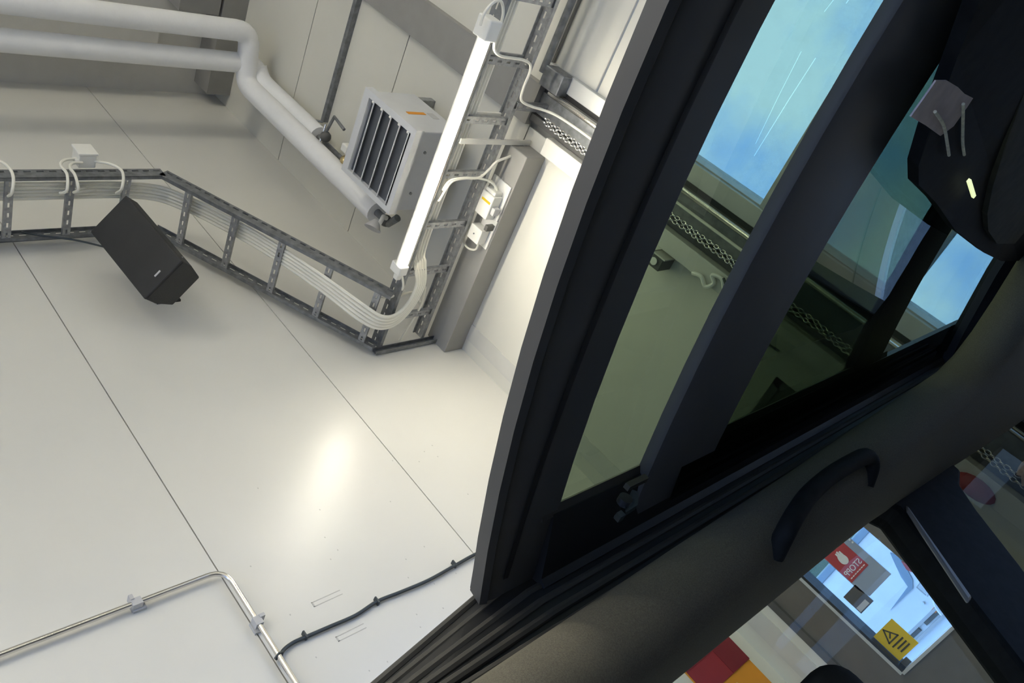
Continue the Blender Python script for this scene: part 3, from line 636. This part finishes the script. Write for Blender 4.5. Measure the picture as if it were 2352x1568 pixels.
for sgn in (1, -1): MB().loft([skin(x, sgn) for x in XS + [2.1]], True, True).build('roof_skin', 'dgrey', car, smooth=True)
MB().loft([[Vector((1.42, y, crown(y, .205))), Vector((1.42, y, crown(y, .222))), Vector((2.2, y, crown(y, .19))), Vector((2.2, y, crown(y, .165)))] for y in [-.5 + i * .1 for i in range(11)]], True, True).build('rear_roof', 'black', car)
MB().loft([[Vector((x, y, crown(y, h))) for x, h in ((-1.2, .19), (-1.2, .21), (-.75, .21), (-.75, .19))] for y in [-.5 + i * .1 for i in range(11)]], True, True).build('front_roof', 'black', car)
# cross pieces: leading trim of the slid-back glass, fixed cross member, trailing trim
def cross(name, m, x0, x1, h, t, yb=.45, xc=0., seg=18, rnd=.006, cv=.25):
    r = []
    for i in range(seg + 1):
        y = -yb + 2 * yb * i / seg; z = crown(y, h, cv); k = xc * (y / .45) ** 2
        r.append([Vector((x0 + k, y, z + t * .4)), Vector((x0 + k + rnd * .3, y, z + .002)), Vector((x0 + k + rnd * 1.5, y, z)), Vector((x1 + k * .3 - rnd, y, z)), Vector((x1 + k * .3, y, z + .003)), Vector((x1 + k * .3, y, z + t)), Vector((x0 + k, y, z + t))])
    return MB().loft(r, True, True).build(name, m, car, smooth=True)
sg = cross('sunroof_front_trim', 'roofblack', .350, .436, .225, .016, .458, .028)
r = []
for i in range(19):
    y = -.456 + .912 * i / 18; z = crown(y, .222); k = .034 * (y / .45) ** 2
    r.append([Vector((.339 + k, y, z + .003)), Vector((.345 + k, y, z + .001)), Vector((.349 + k, y, z + .006)), Vector((.341 + k, y, z + .016))])
MB().loft(r, True, True).build('edge_seal', 'seal', sg, smooth=True)
r = []
for i in range(19):
    y = -.44 + .88 * i / 18; z = crown(y, .2235); r.append([Vector((.392, y, z)), Vector((.396, y, z - .0006)), Vector((.398, y, z)), Vector((.396, y, z + .002))])
MB().loft(r, True, True).build('moulded_line', 'rubber', sg, smooth=True)
cross('cross_member', 'roofblack', .534, .660, .203, .012, .44, .012, cv=.17)
cross('sunroof_rear_trim', 'blind', 1.0, 1.10, .224, .012, .44)
def sheet(name, m, x0, x1, h, t=.004, yb=.44):
    return MB().loft([[Vector((x0, y, crown(y, h))), Vector((x1, y, crown(y, h))), Vector((x1, y, crown(y, h) + t)), Vector((x0, y, crown(y, h) + t))] for y in [-yb + 2 * yb * i / 20 for i in range(21)]], True, True).build(name, m, car, smooth=True)
def single(name, m, x0, x1, h, yb=.44):
    return MB().loft([[Vector((x0, y, crown(y, h))), Vector((x1, y, crown(y, h)))] for y in [-yb + 2 * yb * i / 20 for i in range(21)]]).build(name, m, car, smooth=True)
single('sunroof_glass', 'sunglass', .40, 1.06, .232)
single('rear_roof_glass', 'roofglass', .60, 1.45, .216)
# dark sheet added to darken the rear glass; olive patch paints a reflection
bl = [(.62, -.42), (.577, -.006), (.6053, .0275), (.6256, .0533), (.6453, .0784), (.6706, .1058), (.7005, .1228), (.7281, .1293), (.7784, .1412), (.907, .1774), (1.10, .2192), (1.238, .244), (1.36, .255), (1.40, -.42)]
MB().prism([(x, y, crown(y, .180)) for x, y in bl], (0, 0, .010)).build('roof_blind', 'blind', car)
li = [(.74, 0), (.7843, .0376), (.838, .0807), (.8992, .1248), (.9496, .1553), (1.0057, .1791), (1.0942, .202), (1.2, .21), (1.30, .05), (1.28, -.2), (.85, -.2)]
MB().prism([(x, y, crown(y, .172)) for x, y in li], (0, 0, .006)).build('blind_lining', 'lining', car)
MB().obox((.818, .1232, E_ + .1665), Vector((.0668, .0208, 0)).normalized(), Vector((-.0208, .0668, 0)).normalized(), (0, 0, 1), .030, .0016, .0012).build('reading_strip', 'led', car)  # glowing bar painted in for the reflection of a lamp
# sunroof guide shoe at the glass edge
gs = MB().prism([(x * .893, .384, E_ + z * .893) for x, z in ((.533, .173), (.552, .174), (.566, .184), (.562, .189), (.550, .184), (.541, .181))], (0, .006, 0)).build('guide_shoe', 'bluegloss', car)
MB().cyl((.484, .380, E_ + .163), (.484, .386, E_ + .163), .0055, 12).build('screw', 'black', gs, smooth=True)
MB().box(.466, .472, .382, .388, E_ + .152, E_ + .157).build('guide_tab', 'bluegloss', gs)
MB().box(.502, .528, .384, .389, E_ + .171, E_ + .176).build('guide_tab', 'seal', gs)
# doors, pillars and windows
def wallxz(name, m, pts, y0, y1, par=None):
    for sgn in (1, -1): q = MB().prism([(x, sgn * y0, E_ + z) for x, z in pts], (0, sgn * (y1 - y0), 0)).build(name, m, par or car, bevel=.006)
    return q
wallxz('rear_pillar', 'blind', [(1.195, .085), (1.215, .055), (1.112, -.145), (1.0, -.36), (1.16, -.36), (1.24, -.22), (1.325, -.11), (1.385, -.02), (1.42, .02), (1.47, .035), (1.48, .085)], .605, .655)
wallxz('pillar_trim', 'midgrey', [(1.232, .052), (1.218, .045), (1.125, -.085), (1.142, -.085)], .600, .607)  # grey strip stands in for a see-through sliver of window
wallxz('front_pillar', 'black', [(-.35, .10), (-.27, .10), (-.27, -.36), (-.35, -.36)], .60, .655)
wallxz('door_panel', 'dgrey', [(-1.2, -.36), (2.1, -.36), (2.1, -.95), (-1.2, -.95)], .60, .80)
wallxz('tail_pillar', 'black', [(1.95, .08), (2.12, .08), (2.12, -.4), (2.0, -.4)], .56, .655)
def sglass(name, x0, x1, z0, z1, m='sideglass'):
    for sgn in (1, -1): MB().add([(x0, sgn * .635, E_ + z0), (x1, sgn * .635, E_ + z0), (x1, sgn * .635, E_ + z1), (x0, sgn * .635, E_ + z1)], [(0, 1, 2, 3)]).build(name, m if sgn > 0 else 'darkglass', car)
sglass('side_window', -.30, 1.215, -.37, .095); sglass('quarter_window', 1.216, 2.0, -.37, .085, 'darkglass')
MB().box(-1.2, 2.15, -.7, .7, .25, .30).build('cabin_floor', 'black', car)
# grab handle on the headliner
gh = [(.622, .420, .074), (.630, .398, .080), (.656, .393, .0865), (.692, .391, .0925), (.742, .391, .0955), (.795, .391, .0945), (.830, .393, .092), (.840, .402, .084), (.834, .42, .076)]
MB().tube([(x, y, E_ + z) for x, y, z in gh], .0088, 12, smooth=6).build('grab_handle', 'blind', car, smooth=True)
# headrest whose rounded top just shows in the window
hr = MB().box(.555, .612, .43, .50, E_ - .26, E_ - .006).build('headrest', 'blind', car, smooth=True); 
bv = hr.modifiers.new('round', 'BEVEL'); bv.width = .024; bv.segments = 6
MB().tube([(.585, .445, E_ - .45), (.585, .445, E_ - .2)], .007, 8).tube([(.585, .485, E_ - .45), (.585, .485, E_ - .2)], .007, 8).build('headrest_post', 'chrome', hr)
MB().box(.52, .70, .22, .62, .45, E_ - .32).build('seat_back', 'blind', car, bevel=.04)
# garment reflection in the roof glass, built as a pale patch and two cords
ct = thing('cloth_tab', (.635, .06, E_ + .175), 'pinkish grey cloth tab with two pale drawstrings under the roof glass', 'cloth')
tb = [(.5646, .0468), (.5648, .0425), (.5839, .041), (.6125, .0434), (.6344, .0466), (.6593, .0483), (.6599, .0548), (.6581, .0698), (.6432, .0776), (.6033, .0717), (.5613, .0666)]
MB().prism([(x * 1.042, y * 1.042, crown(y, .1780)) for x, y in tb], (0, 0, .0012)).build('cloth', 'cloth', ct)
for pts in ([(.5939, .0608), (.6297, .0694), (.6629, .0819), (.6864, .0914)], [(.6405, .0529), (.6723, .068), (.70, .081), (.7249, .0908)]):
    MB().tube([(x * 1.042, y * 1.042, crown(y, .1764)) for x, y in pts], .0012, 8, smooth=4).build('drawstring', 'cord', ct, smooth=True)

# ------------------------------------------------------------------ the yard outside
gd = MB().box(3.35, 80, -60, 80, -.15, -.05).build('yard_ground', 'asphalt'); tag(gd, 'grey asphalt yard outside the gate', 'ground', kind='structure')
gd2 = MB().box(-80, -7.15, -60, 60, -.15, -.05).build('yard_ground', 'asphalt'); tag(gd2, 'grey asphalt yard behind the open gateway', 'ground', kind='structure')
vn = thing('van', (7.4, 4.3, -.05), 'white van with blue grey swoosh parked in the yard outside the door', 'van')
body = [(6.5, 3.0, .42), (6.5, 3.0, 1.60), (6.75, 3.0, 2.2), (7.1, 3.0, 2.45), (9.6, 3.0, 2.45), (9.7, 3.0, .42)]
MB().prism(body, (0, 2.4, 0)).build('body', 'van', vn, bevel=.06)
MB().box(6.485, 6.52, 3.1, 5.3, 1.585, 1.645).build('cowl_strip', 'stripe', vn, bevel=.006)
MB().obox((6.60, 4.2, 1.90), (.385, 0, .923), (0, 1, 0), (-.923, 0, .385), .26, .95, .012).build('windscreen', 'sideglass', vn)
MB().prism([(6.49, y, z) for y, z in ((3.590, 1.375), (3.640, 1.29), (3.690, 1.20), (3.715, 1.12), (3.985, 1.09), (3.700, 1.085), (3.640, 1.13), (3.590, 1.235), (3.565, 1.33))], (.02, 0, 0)).build('swoosh', 'stripe', vn)
MB().prism([(6.485, y, z) for y, z in ((3.580, 1.275), (3.605, 1.21), (3.59, 1.17), (3.565, 1.24))], (.02, 0, 0)).build('red_accent', 'signred', vn)
MB().box(6.42, 6.55, 3.05, 5.35, .50, .72).build('bumper', 'van', vn, bevel=.03)
for z in (.80, .87): MB().box(6.47, 6.51, 3.66, 4.7, z, z + .022).build('grille_bar', 'grey', vn)
MB().box(6.482, 6.51, 3.70, 3.86, .838, .868).build('grille_slot', 'dgrey', vn)
MB().box(6.482, 6.51, 3.93, 4.08, .838, .868).build('grille_slot', 'dgrey', vn)
MB().box(6.478, 6.51, 3.69, 3.725, .86, .895).build('indicator', 'amber', vn)
MB().tube([(6.47, 3.60 + .085 * math.cos(a), .80 + .14 * math.sin(a)) for a in [math.pi * (.05 + .9 * i / 12) for i in range(13)]], .018, 8).build('lamp_surround', 'van', vn, smooth=True)
MB().ball((6.50, 3.585, .80), .04, .062, .10).build('headlamp', 'chrome', vn, smooth=True)
MB().tube([(6.48, 3.66, .99), (6.48, 3.66, 1.075), (6.48, 3.60, 1.08), (6.48, 3.585, 1.0), (6.48, 3.66, .98)], .006, 6).build('flap_seam', 'grey', vn)
MB().cyl((6.48, 3.735, .965), (6.50, 3.735, .965), .012, 10).build('washer_nozzle', 'chrome', vn)
for yy in (3.05, 5.15):
    for xx in (7.2, 9.0): MB().cyl((xx, yy, .28), (xx, yy + .22, .28), .33, 20).build('wheel', 'tyre', vn, smooth=True)
def tree(x, y, h, label, seed):
    random.seed(seed); t = thing('tree', (x, y, -.05), label, 'tree', 'trees beyond the yard')
    MB().tube([(x, y, -.05), (x + .1, y, h * .35), (x, y + .1, h * .6)], [.16, .12, .06], 10).build('trunk', 'bark', t, smooth=True)
    m = MB()
    for i in range(900):
        while True:
            v = Vector((random.uniform(-1, 1), random.uniform(-1, 1), random.uniform(-1, 1)))
            if .25 < v.length < 1: break
        c = Vector((x, y, h * .66)) + Vector((v.x * h * .32, v.y * h * .32, v.z * h * .34))
        a = Vector((random.uniform(-1, 1), random.uniform(-1, 1), random.uniform(-1, 1))).normalized(); b = a.orthogonal().normalized(); s = h * .03
        m.add([c - a * s, c + b * s * .6, c + a * s, c - b * s * .6], [(0, 1, 2, 3)])
    tag(m.build('foliage', 'leaf', t), kind='stuff')
tree(13.5, 9.2, 2.7, 'small green tree behind the white van', 3)
tree(16, 10.6, 3.2, 'larger green tree further behind the white van', 5)
